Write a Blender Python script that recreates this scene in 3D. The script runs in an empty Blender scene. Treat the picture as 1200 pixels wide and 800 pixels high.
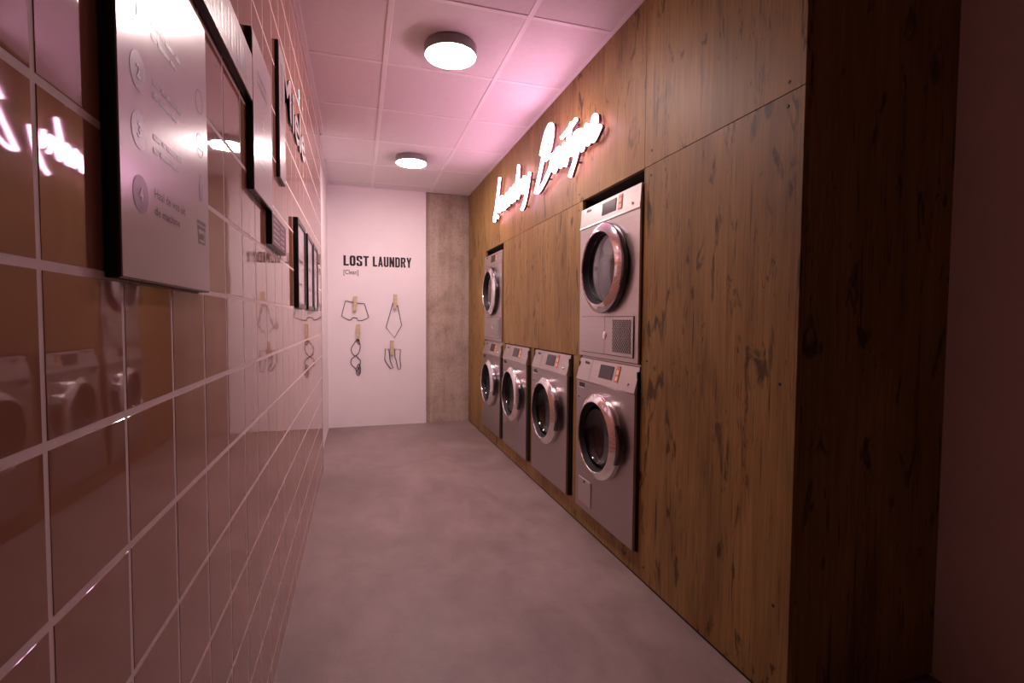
import bpy, bmesh, math, random
from mathutils import Vector, Matrix

random.seed(7)
scene = bpy.context.scene
C = scene.collection

# ------------------------------------------------------------------ camera
CAM_H = 1.12
cam_d = bpy.data.cameras.new('camera')
cam_d.sensor_width = 36.0
cam_d.lens = 36.0 * 590.0 / 1200.0
cam_d.clip_start = 0.02
cam = bpy.data.objects.new('camera', cam_d)
C.objects.link(cam)
_R = Matrix(((0.95676532, -0.00640881, 0.2907904),
             (-0.29078627, -0.04373944, 0.95578774),
             (0.00659355, -0.99902242, -0.04371197)))
_r, _dn, _fw = _R.col[0], _R.col[1], _R.col[2]
M = Matrix.Identity(4)
for i in range(3):
    M[i][0] = _r[i]
    M[i][1] = -_dn[i]
    M[i][2] = -_fw[i]
M[2][3] = CAM_H
cam.matrix_world = M
scene.camera = cam

# ------------------------------------------------------------------ world / exposure
w = bpy.data.worlds.new('world')
scene.world = w
w.use_nodes = True
w.node_tree.nodes['Background'].inputs[0].default_value = (0.5, 0.4, 0.4, 1)
w.node_tree.nodes['Background'].inputs[1].default_value = 0.0
scene.view_settings.view_transform = 'Standard'
scene.view_settings.look = 'None'
scene.view_settings.gamma = 1.0
scene.view_settings.use_curve_mapping = False
scene.view_settings.exposure = 0.0
LAMP_STRENGTH = 112.0
LAMP_COLOR = (1.0, 0.775, 0.745)
NEON_STRENGTH = 18.0
NEON_COLOR = (1.0, 0.50, 0.76)

# ------------------------------------------------------------------ dimensions (metres)
XL = -0.256      # tiled wall face
XLR = -0.300     # white wall behind the tiles
XR = 1.152       # wood panelling face
XP = 1.730       # pink wall beside the camera
Y0 = -2.4        # wall behind the camera
YC = 1.092       # wood corner
YE = 5.420       # end wall
H = 2.457
YT = 3.86        # end of the tiles

# ------------------------------------------------------------------ materials
def mat(name):
    m = bpy.data.materials.new(name)
    m.use_nodes = True
    nt = m.node_tree
    return m, nt, nt.nodes['Principled BSDF']

def nd(nt, typ, **kw):
    n = nt.nodes.new(typ)
    for k, v in kw.items():
        if k in n.inputs:
            n.inputs[k].default_value = v
        else:
            setattr(n, k, v)
    return n

def ramp(nt, stops, interp='LINEAR'):
    r = nt.nodes.new('ShaderNodeValToRGB')
    cr = r.color_ramp
    cr.interpolation = interp
    while len(cr.elements) < len(stops):
        cr.elements.new(0.5)
    for e, (p, c) in zip(cr.elements, stops):
        e.position = p
        e.color = (c[0], c[1], c[2], 1)
    return r

def mixc(nt, a, b, fac, blend='MIX'):
    m = nt.nodes.new('ShaderNodeMix')
    m.data_type = 'RGBA'
    m.blend_type = blend
    for sock, v in ((m.inputs[0], fac), (m.inputs[6], a), (m.inputs[7], b)):
        if isinstance(v, (int, float)):
            sock.default_value = v
        elif isinstance(v, tuple):
            sock.default_value = (v[0], v[1], v[2], 1)
        else:
            nt.links.new(v, sock)
    return m.outputs[2]

def position(nt, scale=(1, 1, 1), rot=(0, 0, 0)):
    g = nt.nodes.new('ShaderNodeNewGeometry')
    mp = nt.nodes.new('ShaderNodeMapping')
    mp.inputs['Scale'].default_value = scale
    mp.inputs['Rotation'].default_value = rot
    nt.links.new(g.outputs['Position'], mp.inputs['Vector'])
    return mp.outputs[0]

def noise(nt, vec, scale, detail=3, rough=0.5, dist=0.0):
    n = nt.nodes.new('ShaderNodeTexNoise')
    n.inputs['Scale'].default_value = scale
    n.inputs['Detail'].default_value = detail
    n.inputs['Roughness'].default_value = rough
    n.inputs['Distortion'].default_value = dist
    if vec is not None:
        nt.links.new(vec, n.inputs['Vector'])
    return n.outputs[0]

def bump(nt, bsdf, height, strength=0.2, dist=0.01):
    b = nt.nodes.new('ShaderNodeBump')
    b.inputs['Strength'].default_value = strength
    b.inputs['Distance'].default_value = dist
    nt.links.new(height, b.inputs['Height'])
    nt.links.new(b.outputs[0], bsdf.inputs['Normal'])

def plain(name, col, rough=0.5, metal=0.0, emit=None, estr=0.0, var=0.06, coat=0.0, vscale=6.0, spec=0.5):
    m, nt, b = mat(name)
    n = noise(nt, position(nt), vscale, 3)
    r = ramp(nt, [(0.25, tuple(c * (1 - var) for c in col)), (0.75, tuple(min(1, c * (1 + var)) for c in col))])
    nt.links.new(n, r.inputs[0])
    nt.links.new(r.outputs[0], b.inputs['Base Color'])
    b.inputs['Roughness'].default_value = rough
    b.inputs['Metallic'].default_value = metal
    b.inputs['Coat Weight'].default_value = coat
    b.inputs['Specular IOR Level'].default_value = spec
    if emit:
        b.inputs['Emission Color'].default_value = (*emit, 1)
        b.inputs['Emission Strength'].default_value = estr
    return m

def wood_mat():
    m, nt, b = mat('oak_decor_wood')
    g = nt.nodes.new('ShaderNodeNewGeometry')
    sx = nt.nodes.new('ShaderNodeSeparateXYZ')
    nt.links.new(g.outputs['Position'], sx.inputs[0])
    oi = nt.nodes.new('ShaderNodeObjectInfo')
    add = nd(nt, 'ShaderNodeMath', operation='ADD')
    nt.links.new(sx.outputs[0], add.inputs[0])
    nt.links.new(sx.outputs[1], add.inputs[1])
    mul = nd(nt, 'ShaderNodeMath', operation='MULTIPLY')
    mul.inputs[1].default_value = 9.0
    nt.links.new(oi.outputs['Random'], mul.inputs[0])
    cb = nt.nodes.new('ShaderNodeCombineXYZ')
    nt.links.new(add.outputs[0], cb.inputs[0])
    nt.links.new(mul.outputs[0], cb.inputs[1])
    nt.links.new(sx.outputs[2], cb.inputs[2])
    def vec(sc):
        mp = nt.nodes.new('ShaderNodeMapping')
        mp.inputs['Scale'].default_value = sc
        nt.links.new(cb.outputs[0], mp.inputs[0])
        return mp.outputs[0]
    board = noise(nt, vec((5, 1, 1.3)), 1.0, 5, 0.6, 0.5)
    grain = noise(nt, vec((60, 1, 2.2)), 1.0, 5, 0.6, 0.6)
    fine = noise(nt, vec((260, 1, 7)), 1.0, 3, 0.6)
    c1 = ramp(nt, [(0.28, (0.225, 0.128, 0.040)), (0.5, (0.345, 0.203, 0.066)), (0.75, (0.43, 0.265, 0.094))])
    nt.links.new(board, c1.inputs[0])
    c2 = ramp(nt, [(0.3, (0.66, 0.63, 0.60)), (0.6, (1, 1, 1))])
    nt.links.new(grain, c2.inputs[0])
    col = mixc(nt, c1.outputs[0], c2.outputs[0], 0.85, 'MULTIPLY')
    c3 = ramp(nt, [(0.3, (0.72, 0.70, 0.68)), (0.6, (1, 1, 1))])
    nt.links.new(fine, c3.inputs[0])
    col = mixc(nt, col, c3.outputs[0], 0.7, 'MULTIPLY')
    # dark knots, long cracks
    knot = noise(nt, vec((14, 1, 4.4)), 1.0, 5, 0.62, 0.8)
    kr = ramp(nt, [(0.585, (0, 0, 0)), (0.655, (1, 1, 1))])
    nt.links.new(knot, kr.inputs[0])
    crack = noise(nt, vec((24, 1, 1.6)), 1.0, 4, 0.55, 1.0)
    cr_ = ramp(nt, [(0.488, (0, 0, 0)), (0.5, (1, 1, 1)), (0.512, (0, 0, 0))])
    nt.links.new(crack, cr_.inputs[0])
    gate = noise(nt, vec((3.5, 1, 1.3)), 1.7, 2)
    gr = ramp(nt, [(0.50, (0, 0, 0)), (0.60, (1, 1, 1))])
    nt.links.new(gate, gr.inputs[0])
    cm = nd(nt, 'ShaderNodeMath', operation='MULTIPLY')
    nt.links.new(cr_.outputs[0], cm.inputs[0])
    nt.links.new(gr.outputs[0], cm.inputs[1])
    km = nd(nt, 'ShaderNodeMath', operation='MULTIPLY')
    km.inputs[1].default_value = 0.82
    nt.links.new(kr.outputs[0], km.inputs[0])
    mx = nd(nt, 'ShaderNodeMath', operation='MAXIMUM')
    nt.links.new(cm.outputs[0], mx.inputs[0])
    nt.links.new(km.outputs[0], mx.inputs[1])
    stk = noise(nt, vec((95, 1, 3.2)), 1.0, 3, 0.55, 0.4)
    skr = ramp(nt, [(0.60, (0, 0, 0)), (0.68, (1, 1, 1))])
    nt.links.new(stk, skr.inputs[0])
    zone = noise(nt, vec((4.5, 1, 1.6)), 1.3, 2)
    znr = ramp(nt, [(0.46, (0.12, 0.12, 0.12)), (0.62, (0.85, 0.85, 0.85))])
    nt.links.new(zone, znr.inputs[0])
    sm = nd(nt, 'ShaderNodeMath', operation='MULTIPLY')
    nt.links.new(skr.outputs[0], sm.inputs[0])
    nt.links.new(znr.outputs[0], sm.inputs[1])
    mx2 = nd(nt, 'ShaderNodeMath', operation='MAXIMUM')
    nt.links.new(mx.outputs[0], mx2.inputs[0])
    nt.links.new(sm.outputs[0], mx2.inputs[1])
    # small hard knots
    wob = noise(nt, vec((55, 1, 22)), 1.0, 5, 0.7)
    kv = nt.nodes.new('ShaderNodeTexVoronoi')
    kv.inputs['Scale'].default_value = 1.0
    nt.links.new(vec((6.5, 1, 3.2)), kv.inputs['Vector'])
    ka = nd(nt, 'ShaderNodeMath', operation='MULTIPLY_ADD')
    ka.inputs[1].default_value = 0.36
    nt.links.new(wob, ka.inputs[0])
    nt.links.new(kv.outputs['Distance'], ka.inputs[2])
    kvr = ramp(nt, [(0.19, (0.95, 0.95, 0.95)), (0.24, (0.55, 0.55, 0.55)), (0.28, (0, 0, 0))])
    nt.links.new(ka.outputs[0], kvr.inputs[0])
    mx3 = nd(nt, 'ShaderNodeMath', operation='MAXIMUM')
    nt.links.new(mx2.outputs[0], mx3.inputs[0])
    nt.links.new(kvr.outputs[0], mx3.inputs[1])
    col = mixc(nt, col, (0.032, 0.016, 0.006), mx3.outputs[0])
    nt.links.new(col, b.inputs['Base Color'])
    b.inputs['Roughness'].default_value = 0.5
    b.inputs['Specular IOR Level'].default_value = 0.3
    bump(nt, b, grain, 0.12, 0.003)
    return m

def tile_mat():
    m, nt, b = mat('salmon_glazed_tile')
    oi = nt.nodes.new('ShaderNodeObjectInfo')
    n = noise(nt, position(nt), 3.0, 2)
    r = ramp(nt, [(0.3, (0.345, 0.165, 0.108)), (0.7, (0.38, 0.185, 0.124))])
    nt.links.new(n, r.inputs[0])
    nt.links.new(r.outputs[0], b.inputs['Base Color'])
    b.inputs['Roughness'].default_value = 0.03
    b.inputs['IOR'].default_value = 1.65
    h = noise(nt, position(nt), 14.0, 1, 0.4)
    bump(nt, b, h, 0.025, 0.006)
    return m

def floor_mat():
    m, nt, b = mat('polished_concrete')
    v = position(nt)
    big = noise(nt, v, 1.6, 5, 0.6, 0.6)
    r = ramp(nt, [(0.3, (0.245, 0.182, 0.172)), (0.55, (0.315, 0.240, 0.230)), (0.75, (0.372, 0.291, 0.280))])
    nt.links.new(big, r.inputs[0])
    mid = noise(nt, position(nt, (1, 0.6, 1)), 7.0, 6, 0.65, 0.4)
    r2 = ramp(nt, [(0.32, (0.70, 0.67, 0.66)), (0.62, (1.05, 1.04, 1.04))])
    nt.links.new(mid, r2.inputs[0])
    col = mixc(nt, r.outputs[0], r2.outputs[0], 0.7, 'MULTIPLY')
    sp = noise(nt, v, 160, 2)
    r3 = ramp(nt, [(0.35, (0.86, 0.86, 0.86)), (0.65, (1, 1, 1))])
    nt.links.new(sp, r3.inputs[0])
    col = mixc(nt, col, r3.outputs[0], 0.6, 'MULTIPLY')
    nt.links.new(col, b.inputs['Base Color'])
    rr = ramp(nt, [(0.3, (0.42,) * 3), (0.7, (0.6,) * 3)])
    nt.links.new(mid, rr.inputs[0])
    nt.links.new(rr.outputs[0], b.inputs['Roughness'])
    bump(nt, b, mid, 0.06, 0.004)
    return m

def concrete_mat():
    m, nt, b = mat('raw_concrete')
    v = position(nt)
    a = noise(nt, v, 3.5, 6, 0.65, 0.3)
    r = ramp(nt, [(0.3, (0.38, 0.295, 0.235)), (0.5, (0.52, 0.42, 0.345)), (0.72, (0.62, 0.52, 0.43))])
    nt.links.new(a, r.inputs[0])
    st = noise(nt, position(nt, (14, 1, 1.0)), 1.0, 4, 0.6)
    r2 = ramp(nt, [(0.3, (0.72, 0.70, 0.68)), (0.6, (1, 1, 1))])
    nt.links.new(st, r2.inputs[0])
    col = mixc(nt, r.outputs[0], r2.outputs[0], 0.7, 'MULTIPLY')
    sp = noise(nt, v, 45, 3)
    r3 = ramp(nt, [(0.33, (0.72, 0.69, 0.67)), (0.47, (1, 1, 1))])
    nt.links.new(sp, r3.inputs[0])
    col = mixc(nt, col, r3.outputs[0], 0.6, 'MULTIPLY')
    nt.links.new(col, b.inputs['Base Color'])
    b.inputs['Roughness'].default_value = 0.8
    bump(nt, b, sp, 0.3, 0.004)
    return m

def steel_mat(name, col, rough, streak=True):
    m, nt, b = mat(name)
    g = noise(nt, position(nt, (3, 3, 220)), 1.0, 2)
    r = ramp(nt, [(0.3, tuple(c * 0.93 for c in col)), (0.7, col)])
    nt.links.new(g, r.inputs[0])
    nt.links.new(r.outputs[0], b.inputs['Base Color'])
    b.inputs['Metallic'].default_value = 1.0
    b.inputs['Roughness'].default_value = rough
    if streak:
        bump(nt, b, g, 0.03, 0.001)
    return m

def glass_mat(c=(0.95, 0.94, 0.95), name='door_glass'):
    m, nt, b = mat(name)
    n = noise(nt, position(nt), 5.0, 2)
    r = ramp(nt, [(0.3, tuple(q * 0.98 for q in c)), (0.7, c)])
    nt.links.new(n, r.inputs[0])
    nt.links.new(r.outputs[0], b.inputs['Base Color'])
    b.inputs['Transmission Weight'].default_value = 1.0
    b.inputs['Roughness'].default_value = 0.02
    b.inputs['IOR'].default_value = 1.5
    return m

WOOD = wood_mat()
TILE = tile_mat()
GROUT = plain('pale_grout', (0.90, 0.78, 0.74), 0.85, vscale=30)
FLOOR = floor_mat()
CONC = concrete_mat()
WHITE = plain('white_paint', (0.92, 0.87, 0.89), 0.65, var=0.02)
PINK = plain('dusty_pink_paint', (0.90, 0.70, 0.64), 0.7, var=0.03)
DARKWALL = plain('bounce_cutting_dark', (0.07, 0.06, 0.06), 0.6)  # unseen rear wall, darkened to cut bounce onto the wood return
CEILT = plain('mineral_ceiling_tile', (0.76, 0.71, 0.72), 0.9, var=0.03, vscale=40)
TBAR = plain('white_grid_bar', (0.84, 0.79, 0.80), 0.5, var=0.02)
BLACKF = plain('black_lacquer', (0.006, 0.006, 0.008), 0.3)
CAVITY = plain('dark_cavity_board', (0.012, 0.009, 0.007), 0.8)
STEEL = steel_mat('brushed_steel', (0.43, 0.385, 0.37), 0.30)
STEELP = steel_mat('satin_panel_steel', (0.60, 0.55, 0.53), 0.38)
CHROME = steel_mat('chrome', (0.88, 0.86, 0.87), 0.10, False)
DARKCHROME = steel_mat('dark_chrome', (0.16, 0.155, 0.17), 0.2, False)
DARKSIDE = plain('dark_side_sheet', (0.03, 0.028, 0.028), 0.45)
DRUM = steel_mat('drum_steel', (0.07, 0.068, 0.07), 0.4)
GLASS = glass_mat()
SMOKED = glass_mat((0.20, 0.19, 0.20), 'smoked_door_glass')
DRUMLIGHT = plain('dryer_drum_sheet', (0.62, 0.55, 0.57), 0.45, var=0.05)
GASKET = plain('rubber_gasket', (0.02, 0.018, 0.02), 0.5)
DISPLAY = plain('dark_display', (0.028, 0.016, 0.024), 0.18)
ORANGE = plain('orange_button_panel', (0.55, 0.19, 0.085), 0.35, emit=(1.0, 0.22, 0.06), estr=0.01)
LIT = plain('lit_button', (0.85, 0.5, 0.35), 0.4, emit=(1.0, 0.5, 0.3), estr=0.08)
LOGO = plain('dark_print', (0.03, 0.02, 0.02), 0.5)
BLACKPAINT = plain('black_print', (0.012, 0.008, 0.010), 0.6)
GREYPRINT = plain('grey_print', (0.16, 0.12, 0.13), 0.6)
WIRE = plain('dark_wire', (0.035, 0.02, 0.03), 0.45)
PEGW = plain('peg_wood', (0.66, 0.52, 0.34), 0.6, var=0.15, vscale=40)
PEGS = steel_mat('peg_spring', (0.5, 0.48, 0.46), 0.3, False)
POSTER = plain('satin_poster_face', (0.62, 0.54, 0.55), 0.2, var=0.02)
MAUVE = plain('mauve_panel_face', (0.15, 0.065, 0.095), 0.35, var=0.03, spec=0.25)
DOTP = plain('mauve_dot_print', (0.13, 0.05, 0.085), 0.3, spec=0.35)
PRINTP = plain('mauve_text_print', (0.07, 0.03, 0.045), 0.32, spec=0.3)
PALEP = plain('pale_text_print', (0.72, 0.62, 0.66), 0.3)
LAMPBODY = plain('grey_lamp_body', (0.24, 0.22, 0.21), 0.4)
LAMPGLOW = plain('lamp_diffuser', (0.9, 0.88, 0.85), 0.5, emit=LAMP_COLOR, estr=LAMP_STRENGTH, var=0.01)
NEON = plain('neon_glow', (0.9, 0.7, 0.78), 0.4, emit=NEON_COLOR, estr=NEON_STRENGTH, var=0.01)
NEONBACK = plain('neon_channel_side', (0.10, 0.05, 0.055), 0.5)
ALU = steel_mat('edge_trim_metal', (0.75, 0.70, 0.68), 0.35, False)
SCREW = plain('black_screw', (0.01, 0.008, 0.007), 0.45)
SHADOWGAP = plain('plinth_shade_black', (0.012, 0.010, 0.009), 0.7)  # near-black that paints in the shade below the panels

# ------------------------------------------------------------------ mesh helpers
def link(name, me, material, parent=None, loc=None):
    o = bpy.data.objects.new(name, me)
    C.objects.link(o)
    if material is not None and len(me.materials) == 0:
        me.materials.append(material)
    if parent is not None:
        o.parent = parent
    if loc is not None:
        o.location = loc
    return o

def from_bm(bm, name='mesh', smooth=None):
    me = bpy.data.meshes.new(name)
    bmesh.ops.recalc_face_normals(bm, faces=bm.faces[:])
    bm.to_mesh(me)
    bm.free()
    if smooth is not None:
        for p in me.polygons:
            p.use_smooth = True
        me.set_sharp_from_angle(angle=math.radians(smooth))
    return me

def add_box(bm, a, b, bevel=0.0, seg=1):
    v = [bm.verts.new((x, y, z)) for x in (a[0], b[0]) for y in (a[1], b[1]) for z in (a[2], b[2])]
    fs = [(0, 1, 3, 2), (4, 6, 7, 5), (0, 4, 5, 1), (2, 3, 7, 6), (0, 2, 6, 4), (1, 5, 7, 3)]
    faces = [bm.faces.new([v[i] for i in f]) for f in fs]
    if bevel > 0:
        edges = {e for f in faces for e in f.edges}
        bmesh.ops.bevel(bm, geom=list(edges), offset=bevel, segments=seg, affect='EDGES', profile=0.5)

def box(name, a, b, material, parent=None, bevel=0.0, seg=1):
    bm = bmesh.new()
    a2 = [min(p, q) for p, q in zip(a, b)]
    b2 = [max(p, q) for p, q in zip(a, b)]
    add_box(bm, a2, b2, bevel, seg)
    return link(name, from_bm(bm, name, 40 if seg > 1 else None), material, parent)

def prism(name, pts, axis, lo, hi, material, parent=None, bevel=0.0):
    """pts: 2-D polygon; extruded along axis between lo and hi"""
    bm = bmesh.new()
    def P(p, t):
        if axis == 0:
            return (t, p[0], p[1])
        if axis == 1:
            return (p[0], t, p[1])
        return (p[0], p[1], t)
    va = [bm.verts.new(P(p, lo)) for p in pts]
    vb = [bm.verts.new(P(p, hi)) for p in pts]
    bm.faces.new(va)
    bm.faces.new(vb[::-1])
    n = len(pts)
    for i in range(n):
        bm.faces.new((va[i], va[(i + 1) % n], vb[(i + 1) % n], vb[i]))
    if bevel:
        bmesh.ops.bevel(bm, geom=bm.edges[:], offset=bevel, segments=2, affect='EDGES', profile=0.5)
    return link(name, from_bm(bm, name, 35 if bevel else None), material, parent)

def lathe_x(bm, prof, n=64, cy=0.0, cz=0.0, a0=0.0, a1=2 * math.pi, closed_prof=False):
    """revolve (r, x) profile about the X axis"""
    full = abs((a1 - a0) - 2 * math.pi) < 1e-6
    cnt = n if full else n + 1
    rings = []
    for i in range(cnt):
        a = a0 + (a1 - a0) * i / n
        rings.append([bm.verts.new((x, cy + r * math.cos(a), cz + r * math.sin(a))) for r, x in prof])
    k = len(prof)
    for i in range(n):
        A, B = rings[i], rings[(i + 1) % cnt]
        for j in range(k if closed_prof else k - 1):
            jj = (j + 1) % k
            vs = [A[j], A[jj], B[jj], B[j]]
            bm.faces.new(vs)
    if not full and closed_prof:
        bm.faces.new(rings[0])
        bm.faces.new(rings[-1][::-1])
    bmesh.ops.remove_doubles(bm, verts=bm.verts[:], dist=1e-6)

def tube(bm, pts, r, seg=8, closed=False, flat=None):
    pts = [Vector(p) for p in pts]
    n = len(pts)
    rings = []
    up = None
    for i, p in enumerate(pts):
        if closed:
            t = (pts[(i + 1) % n] - pts[i - 1])
        else:
            t = pts[min(i + 1, n - 1)] - pts[max(i - 1, 0)]
        t.normalize()
        if up is None:
            up = Vector((1, 0, 0)) if abs(t.x) < 0.8 else Vector((0, 0, 1))
        s = t.cross(up)
        s.normalize()
        up = s.cross(t)
        up.normalize()
        ring = []
        for k in range(seg):
            a = 2 * math.pi * (k + 0.5) / seg
            ring.append(bm.verts.new(p + (s * math.cos(a) + up * math.sin(a) * (flat or 1.0)) * r))
        rings.append(ring)
    m = n if closed else n - 1
    for i in range(m):
        A, B = rings[i], rings[(i + 1) % n]
        for k in range(seg):
            bm.faces.new((A[k], A[(k + 1) % seg], B[(k + 1) % seg], B[k]))
    if not closed:
        bm.faces.new(rings[0][::-1])
        bm.faces.new(rings[-1])

def spline(pts, per=7):
    """Catmull-Rom through 2-D points"""
    P = [pts[0]] + list(pts) + [pts[-1]]
    out = []
    for i in range(1, len(P) - 2):
        p0, p1, p2, p3 = P[i - 1], P[i], P[i + 1], P[i + 2]
        for k in range(per):
            t = k / per
            out.append(tuple(0.5 * ((2 * b) + (-a + c) * t + (2 * a - 5 * b + 4 * c - d) * t * t
                             + (-a + 3 * b - 3 * c + d) * t ** 3) for a, b, c, d in zip(p0, p1, p2, p3)))
    out.append(tuple(pts[-1]))
    return out

_tc = {}
def text_mesh(s, size=1.0, xs=1.0, bold=0.0, extrude=0.0, align='LEFT', shear=0.0):
    key = (s, size, xs, bold, extrude, align, shear)
    if key in _tc:
        return _tc[key]
    cu = bpy.data.curves.new('t', 'FONT')
    cu.body = s
    cu.size = size
    cu.offset = bold
    cu.extrude = extrude
    cu.align_x = align
    cu.shear = shear
    cu.resolution_u = 3
    ob = bpy.data.objects.new('t', cu)
    C.objects.link(ob)
    dg = bpy.context.evaluated_depsgraph_get()
    me = bpy.data.meshes.new_from_object(ob.evaluated_get(dg))
    me.name = 'lettering'
    bpy.data.objects.remove(ob)
    me.transform(Matrix.Diagonal((xs, 1, 1, 1)))
    me.materials.clear()
    _tc[key] = me
    return me

# orientation of flat artwork: columns = text x, text y, normal
ROT_LEFT = Matrix(((0, 0, 1), (1, 0, 0), (0, 1, 0)))       # on the tiled wall (faces +X)
ROT_END = Matrix(((1, 0, 0), (0, 0, -1), (0, 1, 0)))       # on the end wall (faces -Y)
ROT_RIGHT = Matrix(((0, 0, -1), (-1, 0, 0), (0, 1, 0)))    # on the machines (faces -X)

def put_text(name, s, loc, rot, material, parent, tilt=None, **kw):
    me = text_mesh(s, **kw)
    if me.users and len(me.materials) and me.materials[0] != material:
        me = me.copy()
        me.materials.clear()
    o = link(name, me, material, parent)
    m = rot.to_4x4()
    if tilt:
        m = Matrix.Rotation(tilt, 4, 'Y') @ m
    m.translation = Vector(loc)
    o.matrix_local = m
    return o

def thing(name, label, cat, loc=(0, 0, 0), group=None):
    o = bpy.data.objects.new(name, None)
    o.empty_display_size = 0.1
    C.objects.link(o)
    o.location = loc
    return tag(o, label, cat, group)

def tag(o, label, cat, group=None):
    o['label'] = label
    o['category'] = cat
    if group:
        o['group'] = group
    return o

def struct(o, label=None, cat=None):
    o['kind'] = 'structure'
    if label:
        o['label'] = label
        o['category'] = cat
    return o

# ================================================================== SETTING
f = struct(box('floor', (XLR - 0.1, Y0 - 0.1, -0.08), (XP + 0.15, YE + 0.35, 0.0), FLOOR),
           'cloudy grey polished concrete floor running down the corridor', 'floor')

# ---- left wall: grout bed + glazed tiles
PITCH_Z, PITCH_Y = 0.1545, 0.1555
Z_REF, Y_REF = 1.1635, 0.5215
GAP, GAPZ, BEV, PROUD = 0.0062, 0.0072, 0.0012, 0.0005
wl = struct(box('wall_left', (XLR - 0.1, Y0, 0), (XL - PROUD, YT, H), GROUT),
            'salmon glazed square wall tiles with pale grout along the left', 'wall')

def tile_verts(w_, h_):
    d = 0.006
    a, b = w_ / 2, h_ / 2
    vs = []
    for (x, ia) in ((-d, 0), (-BEV, 0), (0, BEV)):
        vs += [(x, -a + ia, -b + ia), (x, a - ia, -b + ia), (x, a - ia, b - ia), (x, -a + ia, b - ia)]
    fs = [(8, 9, 10, 11)]
    for r in (0, 4):
        for i in range(4):
            j = (i + 1) % 4
            fs.append((r + i, r + j, r + 4 + j, r + 4 + i))
    return vs, fs
_tm = {}
def tile_mesh(w_, h_):
    k = (round(w_, 4), round(h_, 4))
    if k not in _tm:
        me = bpy.data.meshes.new('tile')
        vs, fs = tile_verts(w_, h_)
        me.from_pydata(vs, [], fs)
        me.materials.append(TILE)
        _tm[k] = me
    return _tm[k]

zl = [Z_REF + PITCH_Z * k for k in range(-8, 10)]
zl = [0.0] + [z for z in zl if 0.02 < z < H - 0.02] + [H]
yl = [Y_REF + PITCH_Y * k for k in range(-20, 40)]
yl = [Y0] + [y for y in yl if Y0 + 0.02 < y < YT - 0.02] + [YT]

def in_view(y, z):
    if y < 0.4:
        return False
    c = _R.transposed() @ Vector((XL, y, z - CAM_H))
    u = c.x / c.z * 590 + 600
    v = c.y / c.z * 590 + 400
    return c.z > 0 and -30 < u < 1230 and -40 < v < 840

sv, sf = [], []
for i in range(len(yl) - 1):
    for j in range(len(zl) - 1):
        y0, y1, z0, z1 = yl[i], yl[i + 1], zl[j], zl[j + 1]
        w_, h_ = y1 - y0 - GAP, z1 - z0 - GAPZ
        cy, cz = (y0 + y1) / 2, (z0 + z1) / 2
        ry, rz = random.gauss(0, 0.0009), random.gauss(0, 0.0010)
        corners = [(y0, z0), (y1, z0), (y0, z1), (y1, z1), (cy, cz)]
        if cy < 2.72 and any(in_view(*q) for q in corners):
            o = link('tile', tile_mesh(w_, h_), None, wl, (XL, cy, cz))
            o.rotation_euler = (0, ry, rz)
        else:
            vs, fs = tile_verts(w_, h_)
            k = len(sv)
            for x, y, z in vs:
                sv.append((XL + x + y * rz + z * ry, cy + y, cz + z))
            sf += [tuple(q + k for q in ff) for ff in fs]
me = bpy.data.meshes.new('tiles_beyond')
me.from_pydata(sv, [], sf)
o = link('tile_field', me, TILE, wl)
o['kind'] = 'stuff'

struct(box('trim_1', (XL - 0.012, YT, 0.0), (XL + 0.0015, YT + 0.012, H), ALU),
       'pale metal edge profile closing the tiled wall', 'trim')
struct(box('wall_left_far', (XLR - 0.1, YT, 0), (XLR, YE, H), WHITE),
       'narrow white painted wall beyond the tiles', 'wall')

# ---- end wall
struct(box('wall_back', (XLR - 0.1, YE, 0), (0.688, YE + 0.12, H), WHITE),
       'white painted end wall of the corridor', 'wall')
prism('wall_back_concrete', [(0.688, YE + 0.06), (0.735, YE + 0.018), (XP, YE + 0.018), (XP, YE + 0.25), (0.688, YE + 0.25)],
      2, 0.0, H, CONC)
struct(bpy.data.objects['wall_back_concrete'], 'raw grey-brown concrete pier between white wall and wood panelling', 'wall')

# ---- pink wall beside the camera and wall behind it
struct(box('wall_right_pink', (XP, Y0, 0), (XP + 0.1, YC + 0.05, H), PINK),
       'plain dusty pink wall at the right edge', 'wall')
struct(box('wall_front', (XLR - 0.1, Y0 - 0.1, 0), (XP + 0.1, Y0, H), DARKWALL),
       'unseen wall behind the viewpoint, made dark to cut bounce light', 'wall')

# ---- right wall: wood panels on a dark cavity
wr = struct(box('wall_right', (XR + 0.62, YC + 0.05, 0), (XR + 0.70, YE + 0.02, H), CAVITY),
            'rustic brown wood panelling with cut-outs for the machines', 'wall')
SEAM = 1.757
R1, R2, R3, R4 = (1.891, 2.500), (2.594, 3.268), (3.322, 3.988), (4.042, 4.652)
RB, RT = 0.112, 0.924
G = 0.0009
def panel(y0, y1, z0, z1, x0=XR, x1=XR + 0.018):
    box('wood_panel', (x0, y0 + G, z0 + G), (x1, y1 - G, z1 - G), WOOD, wr, 0.0008)
panel(YC, R1[0], SEAM, H)
panel(R1[0], 3.290, SEAM, H)
panel(3.290, 4.700, SEAM, H)
panel(4.700, YE, SEAM, H)
panel(YC, R1[0], 0.010, SEAM)
panel(R1[1], R4[0], RT, SEAM)
panel(R1[1], R2[0], RB, RT)
panel(R2[1], R3[0], RB, RT)
panel(R3[1], R4[0], RB, RT)
panel(R4[1], YE, 0.010, SEAM)
panel(R1[0], 3.290, 0.010, RB)
panel(3.290, R4[1], 0.010, RB)
# return face towards the camera
box('wood_panel', (XR + 0.019, YC, 0.010), (XP, YC + 0.018, H), WOOD, wr, 0.0008)
box('plinth_gap_shade', (XR + 0.004, YC + 0.004, 0.0), (XR + 0.016, YE, 0.0105), SHADOWGAP, wr)  # black strip standing in for the shadow gap at the floor
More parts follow.
